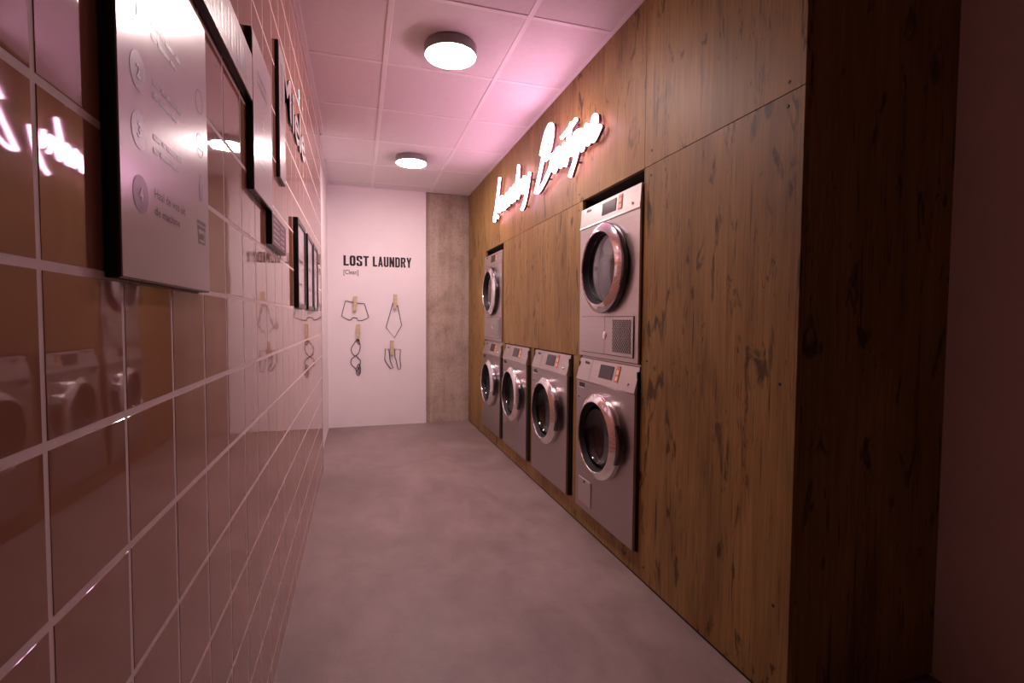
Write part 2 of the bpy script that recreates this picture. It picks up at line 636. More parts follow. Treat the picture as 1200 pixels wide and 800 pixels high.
# dark boards added to block light inside the machine recesses
for (a, b), top in ((R1, SEAM), (R2, RT), (R3, RT), (R4, SEAM)):
    box('recess_light_block', (XR + 0.018, a - 0.018, 0), (XR + 0.62, a, top), CAVITY, wr)
    box('recess_light_block', (XR + 0.018, b, 0), (XR + 0.62, b + 0.018, top), CAVITY, wr)
    box('recess_light_block', (XR + 0.018, a - 0.018, top), (XR + 0.62, b + 0.018, top + 0.018), CAVITY, wr)
    box('recess_light_block', (XR + 0.018, a, RB - 0.018), (XR + 0.62, b, RB), CAVITY, wr)
# screws
bm = bmesh.new()
lathe_x(bm, [(0.0, -0.0018), (0.0038, -0.0016), (0.0052, -0.0004), (0.0052, 0.003)], 12)
scr = from_bm(bm, 'screw', 30)
scr.materials.append(SCREW)
for (y, z) in ((1.148, 1.786), (1.150, 1.720), (1.838, 1.815), (1.840, 1.715), (1.150, 0.94), (1.150, 0.29),
               (1.845, 0.95), (1.845, 0.07), (2.545, 1.715), (2.548, 1.800), (3.99, 1.72), (2.545, 0.20), (3.295, 0.20),
               (2.0, 0.06), (2.6, 0.06), (3.2, 0.06)):
    link('screw', scr, None, wr, (XR, y, z))

# ---- ceiling: backing, grid bars, tiles
ce = struct(box('ceiling', (XLR - 0.1, Y0 - 0.1, H + 0.02), (XP + 0.1, YE + 0.3, H + 0.08), TBAR),
            'suspended ceiling of pale mineral tiles in a white grid', 'ceiling')
xs_ = [XLR, 0.140, 0.735, XR, XP]
BW = 0.012
ys_ = [2.175 + 0.608 * k for k in range(-7, 6)]
ys_ = [Y0] + [y for y in ys_ if Y0 + 0.05 < y < YE - 0.05] + [YE]
_ct = {}
def ceil_tile_mesh(w_, h_):
    k = (round(w_, 3), round(h_, 3))
    if k not in _ct:
        bm = bmesh.new()
        add_box(bm, (-w_ / 2, -h_ / 2, 0), (w_ / 2, h_ / 2, 0.012), 0.002)
        me = from_bm(bm, 'ceiling_tile')
        me.materials.append(CEILT)
        _ct[k] = me
    return _ct[k]
for i in range(4):
    for j in range(len(ys_) - 1):
        x0, x1, y0, y1 = xs_[i], xs_[i + 1], ys_[j], ys_[j + 1]
        if i == 0:
            x0 = XL if y1 < YT + 0.2 else XLR
        if i == 3:
            if y0 > YC:
                continue
            y1 = min(y1, YC)
        link('ceiling_tile', ceil_tile_mesh(x1 - x0 - 0.016, y1 - y0 - 0.016), None, ce,
             ((x0 + x1) / 2, (y0 + y1) / 2, H + 0.003))
for x in xs_[1:3]:
    box('grid_bar', (x - BW, Y0, H), (x + BW, YE, H + 0.008), TBAR, ce, 0.001)
box('grid_bar', (XR - BW, Y0, H), (XR + BW, YC, H + 0.008), TBAR, ce, 0.001)
for y in ys_[1:-1]:
    for x0, x1 in ((XL, 0.140 - BW), (0.140 + BW, 0.735 - BW), (0.735 + BW, XR)):
        box('grid_bar', (x0, y - BW, H), (x1, y + BW, H + 0.008), TBAR, ce, 0.001)
box('wall_angle', (XL, Y0, H - 0.001), (XL + 0.022, YT, H + 0.008), TBAR, ce)
box('wall_angle', (XLR, YT, H - 0.001), (XLR + 0.022, YE, H + 0.008), TBAR, ce)
box('wall_angle', (XR - 0.022, YC, H - 0.001), (XR, YE, H + 0.008), TBAR, ce)
box('wall_angle', (XLR + 0.022, YE - 0.022, H - 0.001), (XR - 0.022, YE, H + 0.008), TBAR, ce)

# ================================================================== CEILING LAMPS
def lathe_z(prof, n=64):
    bm = bmesh.new()
    lathe_x(bm, [(r, z) for r, z in prof], n)
    me = from_bm(bm, 'lathe', 35)
    me.transform(Matrix(((0, 0, -1, 0), (0, 1, 0, 0), (1, 0, 0, 0), (0, 0, 0, 1))))
    return me
def lamp(x, y, label):
    t = thing('ceiling_lamp', label, 'lamp', (x, y, H), 'round ceiling lamps')
    body = lathe_z([(0.0, 0.0), (0.126, 0.0), (0.128, -0.003), (0.128, -0.046), (0.126, -0.048), (0.123, -0.048), (0.123, -0.01), (0.0, -0.01)])
    link('lamp_housing', body, LAMPBODY, t)
    dif = lathe_z([(0.0, -0.055), (0.105, -0.0545), (0.1195, -0.052), (0.1225, -0.048), (0.1225, -0.03), (0.0, -0.03)])
    link('diffuser', dif, LAMPGLOW, t)
lamp(0.440, 2.515, 'round grey drum ceiling lamp nearest the viewer, larger in view')
lamp(0.425, 4.305, 'round grey drum ceiling lamp farther off, near the white end wall')

# ================================================================== NEON SIGN
NB = 2.000
WORD1 = [
    [(.185, .28), (.14, .18), (.07, .05), (.015, -.02), (.02, -.045), (.06, -.02), (.10, -.015), (.13, -.035)],
    [(.25, .085), (.205, .11), (.16, .06), (.17, .005), (.215, .03), (.262, .11), (.25, .03), (.275, .005),
     (.315, .09), (.305, .02), (.335, .0), (.39, .10), (.382, .01), (.415, .02), (.45, .10), (.44, .0), (.47, .08),
     (.51, .11), (.51, .05), (.515, .01), (.55, .015)],
    [(.635, .10), (.59, .11), (.555, .05), (.575, .005), (.62, .04), (.70, .23), (.665, .09), (.66, .015), (.685, .015),
     (.725, .10), (.735, .105), (.775, .10), (.765, .03), (.79, .015)],
    [(.83, .12), (.825, .05), (.85, .03), (.90, .09)],
    [(.94, .115), (.895, .02), (.83, -.07), (.775, -.10)],
]
WORD2 = [
    [(1.31, .29), (1.24, .19), (1.15, .06), (1.065, -.05)],
    [(1.16, .16), (1.24, .26), (1.32, .295), (1.36, .25), (1.32, .16), (1.24, .11), (1.33, .11), (1.34, .05),
     (1.25, -.01), (1.13, -.055), (1.065, -.05)],
    [(1.435, .09), (1.385, .10), (1.36, .04), (1.395, -.005), (1.44, .04), (1.435, .105), (1.475, .10), (1.465, .03),
     (1.495, .0), (1.545, .11), (1.535, .02), (1.56, .01)],
    [(1.64, .19), (1.59, .09), (1.575, .01), (1.555, -.02)],
    [(1.50, .155), (1.60, .165), (1.70, .185)],
    [(1.595, .02), (1.64, .11), (1.63, .03), (1.655, .015)],
    [(1.74, .11), (1.69, .11), (1.665, .05), (1.69, .01), (1.75, .10), (1.71, .0), (1.66, -.06), (1.625, -.095)],
    [(1.77, .11), (1.76, .03), (1.785, .005), (1.835, .11), (1.825, .03), (1.85, .01), (1.88, .04), (1.94, .085),
     (1.93, .118), (1.90, .10), (1.875, .04), (1.91, .005), (1.985, .05)],
]
def neon_word(strokes, label):
    y_mid = 4.21 - sum(s[0][0] for s in strokes) / len(strokes)
    t = thing('neon_sign', label, 'neon sign', (XR, y_mid, NB), 'neon script words on the wood wall')
    for s in strokes:
        pp = spline(s, 6)
        bm = bmesh.new()
        tube(bm, [(-0.040, 4.21 - u - y_mid, z) for u, z in pp], 0.0108, 8)
        o = link('neon_tube', from_bm(bm, 'neon_tube', 60), NEON, t)
        bm = bmesh.new()
        # channel letter return behind the tube: flat ribbon box following the stroke
        L = []
        for i, (u, z) in enumerate(pp):
            a = Vector(pp[max(i - 1, 0)])
            b = Vector(pp[min(i + 1, len(pp) - 1)])
            d = (b - a).normalized()
            nrm = Vector((-d.y, d.x)) * 0.0085
            y = 4.21 - u - y_mid
            L.append([bm.verts.new((x, y - sg * nrm.x, z + sg * nrm.y)) for x, sg in
                      ((-0.032, 1), (-0.032, -1), (-0.016, -1), (-0.016, 1))])
        for i in range(len(L) - 1):
            for k in range(4):
                bm.faces.new((L[i][k], L[i][(k + 1) % 4], L[i + 1][(k + 1) % 4], L[i + 1][k]))
        bm.faces.new(L[0])
        bm.faces.new(L[-1][::-1])
        ch = link('letter_channel', from_bm(bm, 'letter_channel'), NEONBACK, t)
        for q in (0.2, 0.8):
            u, z = pp[int(q * (len(pp) - 1))]
            y = 4.21 - u - y_mid
            box('standoff', (-0.017, y - 0.004, z - 0.004), (0.0, y + 0.004, z + 0.004), NEONBACK, ch)
    return t
neon_word(WORD1, 'glowing pink-white neon script word Laundry, the farther word on the wood')
neon_word(WORD2, 'glowing pink-white neon script word Boutique, the nearer word above the machines')

# ================================================================== MACHINES
def ring_plate(name, y0, y1, z0, z1, cy, cz, r, x, thick, material, parent, n=64):
    """front sheet with a round hole; x = front plane"""
    bm = bmesh.new()
    inner, outer, innerb = [], [], []
    for i in range(n):
        a = 2 * math.pi * i / n
        dy, dz = math.cos(a), math.sin(a)
        ts = []
        if dy > 1e-9: ts.append((y1 - cy) / dy)
        if dy < -1e-9: ts.append((y0 - cy) / dy)
        if dz > 1e-9: ts.append((z1 - cz) / dz)
        if dz < -1e-9: ts.append((z0 - cz) / dz)
        t = min(ts)
        inner.append(bm.verts.new((x, cy + r * dy, cz + r * dz)))
        innerb.append(bm.verts.new((x + thick, cy + r * dy, cz + r * dz)))
        outer.append([cy + t * dy, cz + t * dz])
    # snap nearest samples to the corners
    for cyy, czz in ((y0, z0), (y0, z1), (y1, z0), (y1, z1)):
        k = min(range(n), key=lambda q: (outer[q][0] - cyy) ** 2 + (outer[q][1] - czz) ** 2)
        outer[k] = [cyy, czz]
    ov = [bm.verts.new((x, p[0], p[1])) for p in outer]
    ob = [bm.verts.new((x + thick, p[0], p[1])) for p in outer]
    for i in range(n):
        j = (i + 1) % n
        bm.faces.new((inner[i], inner[j], ov[j], ov[i]))
        bm.faces.new((ov[i], ov[j], ob[j], ob[i]))
        bm.faces.new((inner[i], innerb[i], innerb[j], inner[j]))
    return link(name, from_bm(bm, name), material, parent)

def door(t, cz, R, handle=True, dryer=False):
    n = 72
    bm = bmesh.new()
    ri = R * 0.80
    # funnel-shaped chrome front, dark outer rim
    bm.free()
    bm = bmesh.new()
    lathe_x(bm, [(R * 0.988, -0.031), (R * 0.97, -0.0345), (ri + 0.006, -0.0500), (ri + 0.003, -0.0507), (ri, -0.048), (ri - 0.001, -0.044)], n, 0, cz)
    d = link('door', from_bm(bm, 'door', 30), CHROME, t)
    bm = bmesh.new()
    lathe_x(bm, [(R * 0.97, 0.0), (R * 0.995, -0.006), (R, -0.010), (R, -0.024), (R * 0.996, -0.029), (R * 0.988, -0.031)], n, 0, cz)
    link('door_rim', from_bm(bm, 'rim', 40), DARKCHROME if dryer else CHROME, d)
    bm = bmesh.new()
    lathe_x(bm, [(ri - 0.0008, -0.045), (ri - 0.006, -0.018), (ri - 0.014, -0.015), (ri - 0.014, 0.03), (ri + 0.01, 0.05), (ri + 0.03, 0.05)], n, 0, cz)
    link('door_gasket', from_bm(bm, 'gasket', 50), GASKET, d)
    # glass: shallow pane on the dryer, bowl bulging into the drum on the washer
    bm = bmesh.new()
    rg = ri - 0.013
    pr = []
    for k in range(9):
        a = k / 8
        if dryer:
            pr.append((rg * (1 - a), -0.018 - 0.012 * math.sin(a * math.pi / 2)))
        else:
            pr.append((rg * math.cos(a * math.pi / 2 * 0.97), -0.018 + 0.060 * math.sin(a * math.pi / 2)))
    if not dryer:
        pr.append((0.0, 0.0421))
    back = [(max(r - 0.004, 0), x + (0.005 if dryer else -0.005)) for r, x in pr[::-1]]
    lathe_x(bm, pr + back + [pr[0]], n, 0, cz, closed_prof=False)
    bmesh.ops.dissolve_degenerate(bm, dist=1e-6, edges=bm.edges[:])
    link('door_glass', from_bm(bm, 'glass', 50), GLASS if dryer else SMOKED, d)
    # handle: thick arc on the side nearest the viewer (-Y)
    bm = bmesh.new()
    a0, a1 = math.pi - 0.45, math.pi + 0.45
    cnt = 16
    L = []
    for i in range(cnt + 1):
        q = i / cnt
        a = a0 + (a1 - a0) * q
        bulge = (0.004 if dryer else 0.013) * math.sin(math.pi * q)
        ring = []
        for rr, x in ((R - 0.006, -0.006), (R + bulge, -0.008), (R + bulge + 0.001, -0.020), (R + bulge - 0.001, -0.030), (R - 0.006, -0.034)):
            ring.append(bm.verts.new((x, rr * math.cos(a), cz + rr * math.sin(a))))
        L.append(ring)
    for i in range(cnt):
        for k in range(5):
            bm.faces.new((L[i][k], L[i][(k + 1) % 5], L[i + 1][(k + 1) % 5], L[i + 1][k]))
    bm.faces.new(L[0])
    bm.faces.new(L[-1][::-1])
    link('door_handle', from_bm(bm, 'handle', 40), DARKCHROME, d)
    # drum
    bm = bmesh.new()
    lathe_x(bm, [(ri + 0.03, 0.02), (ri + 0.05, 0.05), (ri + 0.055, 0.26), (ri * 0.7, 0.30), (0.0, 0.30)], 48, 0, cz)
    dr = link('drum', from_bm(bm, 'drum', 40), DRUMLIGHT if dryer else DRUM, t)
    for k in range(3):
        a = 0.5 + k * 2 * math.pi / 3
        bm = bmesh.new()
        rr0, rr1 = ri + 0.052, ri - 0.005
        vs = []
        for x in (0.06, 0.26):
            vs.append([bm.verts.new((x, r * math.cos(a + da), cz + r * math.sin(a + da)))
                       for r, da in ((rr0, -0.22), (rr1, -0.06), (rr1, 0.06), (rr0, 0.22))])
        for q in range(3):
            bm.faces.new((vs[0][q], vs[0][q + 1], vs[1][q + 1], vs[1][q]))
        bm.faces.new(vs[0])
        bm.faces.new(vs[1][::-1])
        link('drum_lifter', from_bm(bm, 'lifter'), DRUMLIGHT if dryer else DRUM, dr)
    return d

HW = 0.298
def control_panel(t, z0, z1, rec, washer):
    """slanted fascia: front at x = 0 for z0, x = rec at z1"""
    p = prism('control_panel', [(0.0, z0), (-0.004, z0 + 0.006), (-0.002, z0 + 0.014), (rec, z1), (0.06, z1), (0.06, z0)], 1, -HW, HW, STEELP, t)
    zb = z0 + 0.014
    L = math.hypot(rec + 0.002, z1 - zb)
    ux, uz = (rec + 0.002) / L, (z1 - zb) / L          # up the slope
    nx, nz = -uz, ux                                    # outward
    def slab(name, ya, yb, sa, sb, material, th=0.002, parent=p, off=0.0, bevel=0.0):
        pts = []
        for s, q in ((sa, off - 0.001), (sb, off - 0.001), (sb, off + th), (sa, off + th)):
            pts.append((-0.002 + ux * s + nx * q, zb + uz * s + nz * q))
        return prism(name, pts, 1, min(ya, yb), max(ya, yb), material, parent, bevel)
    s0 = L * 0.22
    slab('display', 0.052, -0.084, s0, L * 0.84, DISPLAY)
    bt = slab('button_panel', -0.108, -0.143, L * 0.18, L * 0.90, ORANGE, 0.002)
    for sa, sb in ((0.26, 0.44), (0.52, 0.72)):
        slab('lit_button', -0.115, -0.136, L * sa, L * sb, LIT, 0.0012, p, 0.002)
    ang = math.atan2(ux, uz)
    m = 0.74
    o = put_text('logo_lettering', 'Miele', (-0.002 + ux * L * m + nx * 0.0008, 0.232, zb + uz * L * m + nz * 0.0008),
                 ROT_RIGHT, LOGO, p, tilt=ang, size=0.022, bold=0.0008, xs=1.15)
    # key lock dot
    bm = bmesh.new()
    lathe_x(bm, [(0.0, -0.004), (0.006, -0.0035), (0.008, 0.0), (0.008, 0.004)], 16, -0.235, zb + uz * L * 0.22)
    me = from_bm(bm, 'lock', 40)
    link('key_lock', me, CHROME, p, (ux * L * 0.22 - 0.002, 0, 0))
    if washer:
        slab('seam_line', 0.150, 0.1485, 0.0, L, LOGO, 0.0004)
    return p

def make_washer(name, label, flap):
    t = thing(name, label, 'washer', group='stainless front-load washers')
    Ht = 0.800
    box('body', (0.03, -HW, 0.0), (0.56, HW, Ht - 0.012), DARKSIDE, t, 0.004) if False else None
    # body shell open at the front (sides, top, bottom, back)
    for a, b in (((0.012, -HW, 0), (0.56, -HW + 0.006, Ht - 0.02)), ((0.012, HW - 0.006, 0), (0.56, HW, Ht - 0.02)),
                 ((0.06, -HW + 0.006, Ht - 0.026), (0.56, HW - 0.006, Ht - 0.02)), ((0.012, -HW + 0.006, 0), (0.56, HW - 0.006, 0.006)),
                 ((0.555, -HW + 0.006, 0.006), (0.56, HW - 0.006, Ht - 0.026))):
        box('body_panel', a, b, DARKSIDE, t)
    cz = 0.438
    ring_plate('front_panel', -HW, HW, 0.004, 0.682, 0, cz, 0.176, 0.0, 0.012, STEEL, t)
    control_panel(t, 0.682, Ht, 0.024, True)
    sl = box('detergent_drawer', (-0.0015, 0.200, 0.650), (0.004, 0.262, 0.674), GASKET, t, 0.001)
    box('drawer_lip', (-0.004, 0.200, 0.647), (0.002, 0.262, 0.651), CHROME, sl)
    bm = bmesh.new()
    lathe_x(bm, [(0.0, -0.003), (0.004, -0.003), (0.005, 0.0)], 14, 0.268, 0.595)
    link('indicator_dot', from_bm(bm, 'dot', 40), GASKET, t)
    door(t, cz, 0.2085)
    if flap:
        fl = box('service_flap', (-0.004, 0.108, 0.040), (0.0, 0.258, 0.172), STEELP, t, 0.0015)
        bm = bmesh.new()
        lathe_x(bm, [(0.0, -0.006), (0.007, -0.006), (0.009, -0.003), (0.009, 0.0)], 16, 0.183, 0.158)
        link('flap_lock', from_bm(bm, 'lock', 40), GASKET, fl)
    return t

def make_dryer(name, label):
    t = thing(name, label, 'dryer', group='stainless tumble dryers')
    Ht = 0.770
    for a, b in (((0.012, -HW, 0), (0.56, -HW + 0.006, Ht - 0.02)), ((0.012, HW - 0.006, 0), (0.56, HW, Ht - 0.02)),
                 ((0.06, -HW + 0.006, Ht - 0.026), (0.56, HW - 0.006, Ht - 0.02)), ((0.012, -HW + 0.006, 0), (0.56, HW - 0.006, 0.006)),
                 ((0.555, -HW + 0.006, 0.006), (0.56, HW - 0.006, Ht - 0.026))):
        box('body_panel', a, b, DARKSIDE, t)
    cz = 0.437
    ring_plate('front_panel', -HW, HW, 0.004, 0.662, 0, cz, 0.181, 0.0, 0.012, STEELP, t)
    control_panel(t, 0.662, Ht, 0.005, False)
    door(t, cz, 0.215, True, True)
    ap = box('access_panel', (-0.003, -0.266, 0.024), (0.0, 0.266, 0.208), GASKET, t)
    box('access_door', (-0.005, 0.003, 0.027), (-0.002, 0.263, 0.205), STEELP, ap, 0.0006)
    box('access_door', (-0.005, -0.263, 0.027), (-0.002, 0.000, 0.205), STEELP, ap, 0.0006)
    bm = bmesh.new()
    lathe_x(bm, [(0.0, -0.009), (0.014, -0.009), (0.019, -0.007), (0.020, -0.004)], 24, 0.0, 0.115)
    link('latch', from_bm(bm, 'latch', 40), CHROME, ap)
    # ventilation mesh
    box('grille_opening', (-0.0056, -0.245, 0.042), (-0.0045, -0.080, 0.192), BLACKF, ap)
    bm = bmesh.new()
    y0, y1, z0, z1 = -0.245, -0.080, 0.042, 0.192
    st = 0.0185
    for sgn in (1, -1):
        k = -14
        while k < 26:
            c = k * st
            # line: (y - y0) - sgn*(z - z0) = c
            pts = []
            for z in (z0, z1):
                y = y0 + c + sgn * (z - z0)
                pts.append((y, z))
            (ya, za), (yb, zb) = pts
            def clip(y):
                return za + (zb - za) * (y - ya) / (yb - ya)
            lo, hi = (pts[0], pts[1]) if ya < yb else (pts[1], pts[0])
            if hi[0] > y0 + 0.004 and lo[0] < y1 - 0.004:
                A = lo if lo[0] >= y0 else (y0, clip(y0))
                B = hi if hi[0] <= y1 else (y1, clip(y1))
                if B[0] - A[0] > 0.006:
                    tube(bm, [(-0.0066 - 0.0006 * sgn, A[0], A[1]), (-0.0066 - 0.0006 * sgn, B[0], B[1])], 0.0012, 4)
            k += 1
    link('grille_mesh', from_bm(bm, 'grille'), STEELP, ap)
    return t

def copy_tree(o, parent=None):
    c = o.copy()
    C.objects.link(c)
    c.parent = parent
    for ch in list(o.children):
        copy_tree(ch, c)
    return c

WX, WZ = 1.126, 0.118
DX, DZ = 1.138, 0.930
w1 = make_washer('washing_machine', 'nearest stainless washer at the bottom of the near stack, with a small service flap', True)
w1.location = (WX, 2.193, WZ)
w2 = make_washer('washing_machine', 'single stainless washer directly left of the near stack', False)
w2.location = (WX, 2.925, WZ)
w3 = copy_tree(w2)
w3.location = (WX, 3.650, WZ)
w3['label'] = 'single stainless washer beside the far stack, second from the end'
w4 = copy_tree(w2)
w4.location = (WX, 4.347, WZ)
w4['label'] = 'farthest stainless washer, at the bottom of the far stack'
d1 = make_dryer('tumble_dryer', 'near stainless tumble dryer with grille, on top of the nearest washer')
d1.location = (DX, 2.193, DZ)
d2 = copy_tree(d1)
d2.location = (DX, 4.347, DZ)
d2['label'] = 'far stainless tumble dryer on top of the farthest washer'

# stacking rails between washer and dryer
def rail(y, label):
    tag(box('stacking_rail', (WX + 0.030, y - HW + 0.004, WZ + 0.8004), (WX + 0.5, y + HW - 0.004, DZ - 0.0004), STEELP, None, 0.002),
        label, 'rail', 'stacking rails')
rail(2.193, 'thin steel stacking rail between the near dryer and washer')
rail(4.347, 'thin steel stacking rail between the far dryer and washer')

# ================================================================== END WALL LETTERING AND HANGING OUTLINES
t = thing('wall_lettering', 'bold black LOST LAUNDRY lettering with small Clean below on white wall', 'lettering', (-0.146, YE, 1.56))
def fit_text(s, width, height, bold):
    me = text_mesh(s, size=1.0, bold=bold)
    xsv = [v.co.x for v in me.vertices]
    ysv = [v.co.y for v in me.vertices]
    me2 = me.copy()
    me2.transform(Matrix.Translation((-min(xsv), -min(ysv), 0)))
    me2.transform(Matrix.Diagonal((width / (max(xsv) - min(xsv)), height / (max(ysv) - min(ysv)), 1, 1)))
    return me2
def end_text(name, s, x, z, width, height, bold, material, parent, org):
    o = link(name, fit_text(s, width, height, bold), material, parent)
    m = ROT_END.to_4x4()
    m.translation = Vector((x, YE - 0.0012, z)) - Vector(org)
    o.matrix_local = m
ORG = (-0.146, YE, 1.56)
def oct_ring(w_, h_, sx, sz, c):
    def octo(a, b, d, e, q):
        return [(a + q, d), (b - q, d), (b, d + q), (b, e - q), (b - q, e), (a + q, e), (a, e - q), (a, d + q)]
    A, B = octo(0, w_, 0, h_, c), octo(sx, w_ - sx, sz, h_ - sz, c * 0.45)
    return [[A[i], A[(i + 1) % 8], B[(i + 1) % 8], B[i]] for i in range(8)]
def rc(a, b, c, d):
    return [(a, c), (b, c), (b, d), (a, d)]
LW, LS = 0.56, 0.22
GL = {
    'L': [rc(0, LS, 0, 1), rc(LS, 0.50, 0, 0.17)],
    'O': oct_ring(LW, 1, LS, 0.16, 0.13),
    'S': [rc(.10, LW - .10, .84, 1), rc(0, LS, .60, .90), rc(LW - LS, LW, .68, .90), rc(LW - LS, LW, .10, .42), rc(.10, LW - .10, 0, .16),
          rc(0, LS, .10, .32), [(0, .60), (LS, .60), (LW, .42), (LW - LS, .40), (LS * .6, .52)], [(0, .90), (.10, 1), (LS, .84), (LS, .80)],
          [(LW, .90), (LW - .10, 1), (LW - LS, .84)], [(0, .10), (.10, 0), (LS, .16)], [(LW, .10), (LW - .10, 0), (LW - LS, .16)], [(0, .60), (LS, .62), (LW - LS, .52), (LW, .42), (LW - .1, .40), (.1, .5)]],
    'T': [rc(0, .54, .84, 1), rc(.17, .37, 0, .84)],
    'A': [[(0, 0), (.195, 0), (.345, 1), (.18, 1)], [(.56, 0), (.365, 0), (.215, 1), (.38, 1)], rc(.13, .43, .19, .34)],
    'U': [rc(0, LS, .13, 1), rc(LW - LS, LW, .13, 1), rc(.13, LW - .13, 0, .16), [(0, .13), (.13, 0), (LS, .16), (LS, .2)], [(LW, .13), (LW - .13, 0), (LW - LS, .16), (LW - LS, .2)]],
    'N': [rc(0, LS, 0, 1), rc(LW - LS + .02, LW + .02, 0, 1), [(0.02, 1), (LS, 1), (LW, 0), (LW - LS + .02, 0)]],
    'D': [rc(0, LS, 0, 1), rc(LS, LW - .13, .84, 1), rc(LS, LW - .13, 0, .16), rc(LW - LS, LW, .13, .87), [(LW, .87), (LW - .13, 1), (LW - LS, .84), (LW - LS, .8)], [(LW, .13), (LW - .13, 0), (LW - LS, .16), (LW - LS, .2)]],
    'R': [rc(0, LS, 0, 1), rc(LS, LW - .12, .84, 1), rc(LS, LW - .1, .42, .57), rc(LW - LS, LW, .54, .88), [(LW, .88), (LW - .12, 1), (LW - LS, .84)], [(LS + .05, .45), (LS + .22, .45), (LW + .02, 0), (LW - LS, 0)]],
    'Y': [rc(.19, .39, 0, .46), [(0, 1), (.205, 1), (.385, .40), (.20, .40)], [(.58, 1), (.375, 1), (.195, .40), (.38, .40)]],
}
def glyph_mesh(ch, sx, sz):
    bm = bmesh.new()
    for k, pl in enumerate(GL[ch]):
        bm.faces.new([bm.verts.new((a * sx, b * sz, 0.00002 * k)) for a, b in pl])
    me = from_bm(bm, 'letter')
    return me
def headline(s_, x0, x1, z, hgt):
    adv = [max(p[0] for pl in GL[c] for p in pl) + 0.085 for c in s_]
    k = (x1 - x0) / (sum(adv) - 0.085)
    x = x0
    for c, a in zip(s_, adv):
        o = link('letter', glyph_mesh(c, k, hgt), BLACKPAINT, t)
        m = ROT_END.to_4x4()
        m.translation = Vector((x, YE - 0.0012, z)) - Vector(ORG)
        o.matrix_local = m
        x += a * k
headline('LOST', -0.146, 0.102, 1.656, 0.104)
headline('LAUNDRY', 0.142, 0.534, 1.656, 0.104)
end_text('subline', '[Clean]', -0.146, 1.555, 0.145, 0.060, 0.012, GREYPRINT, t, ORG)

def wire(name, label, strokes, cat='wall art'):
    xs2 = [p[0] for s, _ in strokes for p in s]
    zs2 = [p[1] for s, _ in strokes for p in s]
    ox, oz = sum(xs2) / len(xs2), min(zs2)
    t = thing(name, label, cat, (ox, YE, oz), 'wire laundry outlines')
    for s, closed in strokes:
        bm = bmesh.new()
        tube(bm, [(x - ox, -0.006, z - oz) for x, z in s], 0.0037, 6, closed)
        link('wire_outline', from_bm(bm, 'wire', 60), WIRE, t)
    return t
wire('boxer_shorts_outline', 'dark outline of boxer shorts pegged on the white wall, upper left',
     [([(-.129, 1.300), (-.04, 1.278), (.055, 1.273), (.098, 1.131), (.034, 1.100), (-.009, 1.097), (-.016, 1.122), (-.050, 1.130),
        (-.068, 1.122), (-.076, 1.104), (-.100, 1.104), (-.169, 1.144)], True)])
wire('necktie_outline', 'dark outline of a necktie pegged on the white wall, upper right',
     [([(.338, 1.272), (.350, 1.300), (.375, 1.225), (.388, 1.262), (.431, 1.051), (.358, .921), (.271, 1.026)], True)])
wire('lingerie_outline', 'dark looped outline of a bra hanging from a peg, lower left',
     [(spline([(-.012, .915), (-.045, .868), (-.075, .815), (-.068, .765), (-.035, .735), (.0, .775), (.012, .84), (-.008, .90)], 5), False),
      (spline([(-.035, .735), (-.075, .70), (-.078, .65), (-.045, .615), (-.02, .58), (.0, .62), (.014, .68), (-.01, .715), (-.035, .735)], 5), False),
      (spline([(-.03, .60), (-.028, .555), (-.01, .53), (.010, .555), (.012, .62), (-.005, .65), (-.022, .62)], 5), True),
      (spline([(-.012, .62), (-.012, .56), (0.0, .555), (.003, .61)], 4), True),
      (spline([(-.02, .88), (-.004, .905), (.004, .875), (-.002, .85)], 4), True)])
wire('socks_outline', 'dark outlines of a pair of socks under one peg, lower right',
     [([(.262, .805), (.300, .800), (.304, .74), (.312, .68), (.330, .63), (.341, .603), (.320, .595), (.285, .640), (.257, .690)], True),
      ([(.358, .800), (.418, .797), (.412, .70), (.420, .62), (.415, .590), (.395, .582), (.385, .62), (.375, .68), (.362, .71)], True)])

def peg(x, z0, z1, label, lean=0.0):
    t = thing('clothes_peg', label, 'clothes peg', (x, YE, z0), 'wooden clothes pegs')
    hh = z1 - z0
    for yo in (-0.014, -0.030):
        taper = 0.004 if yo == -0.014 else -0.004
        bm = bmesh.new()
        add_box(bm, (-0.017, yo - 0.006, 0), (0.017, yo + 0.006, hh), 0.003)
        for v in bm.verts:
            if v.co.z > hh * 0.6:
                v.co.y += taper
        link('prong', from_bm(bm, 'prong'), PEGW, t)
    bm = bmesh.new()
    tube(bm, [(-0.020, -0.022, hh * 0.4), (0.020, -0.022, hh * 0.4)], 0.009, 10)
    link('spring', from_bm(bm, 'spring', 40), PEGS, t)
    t.rotation_euler = (0, lean, 0)
peg(-.037, 1.195, 1.345, 'pale wooden clothes peg on the boxer shorts', 0.02)
peg(.361, 1.222, 1.374, 'pale wooden clothes peg on the necktie', 0.03)
peg(-.006, .912, 1.062, 'wooden clothes peg above the looped bra outline', 0.0)
peg(.329, .742, .892, 'wooden clothes peg between the two socks', 0.0)

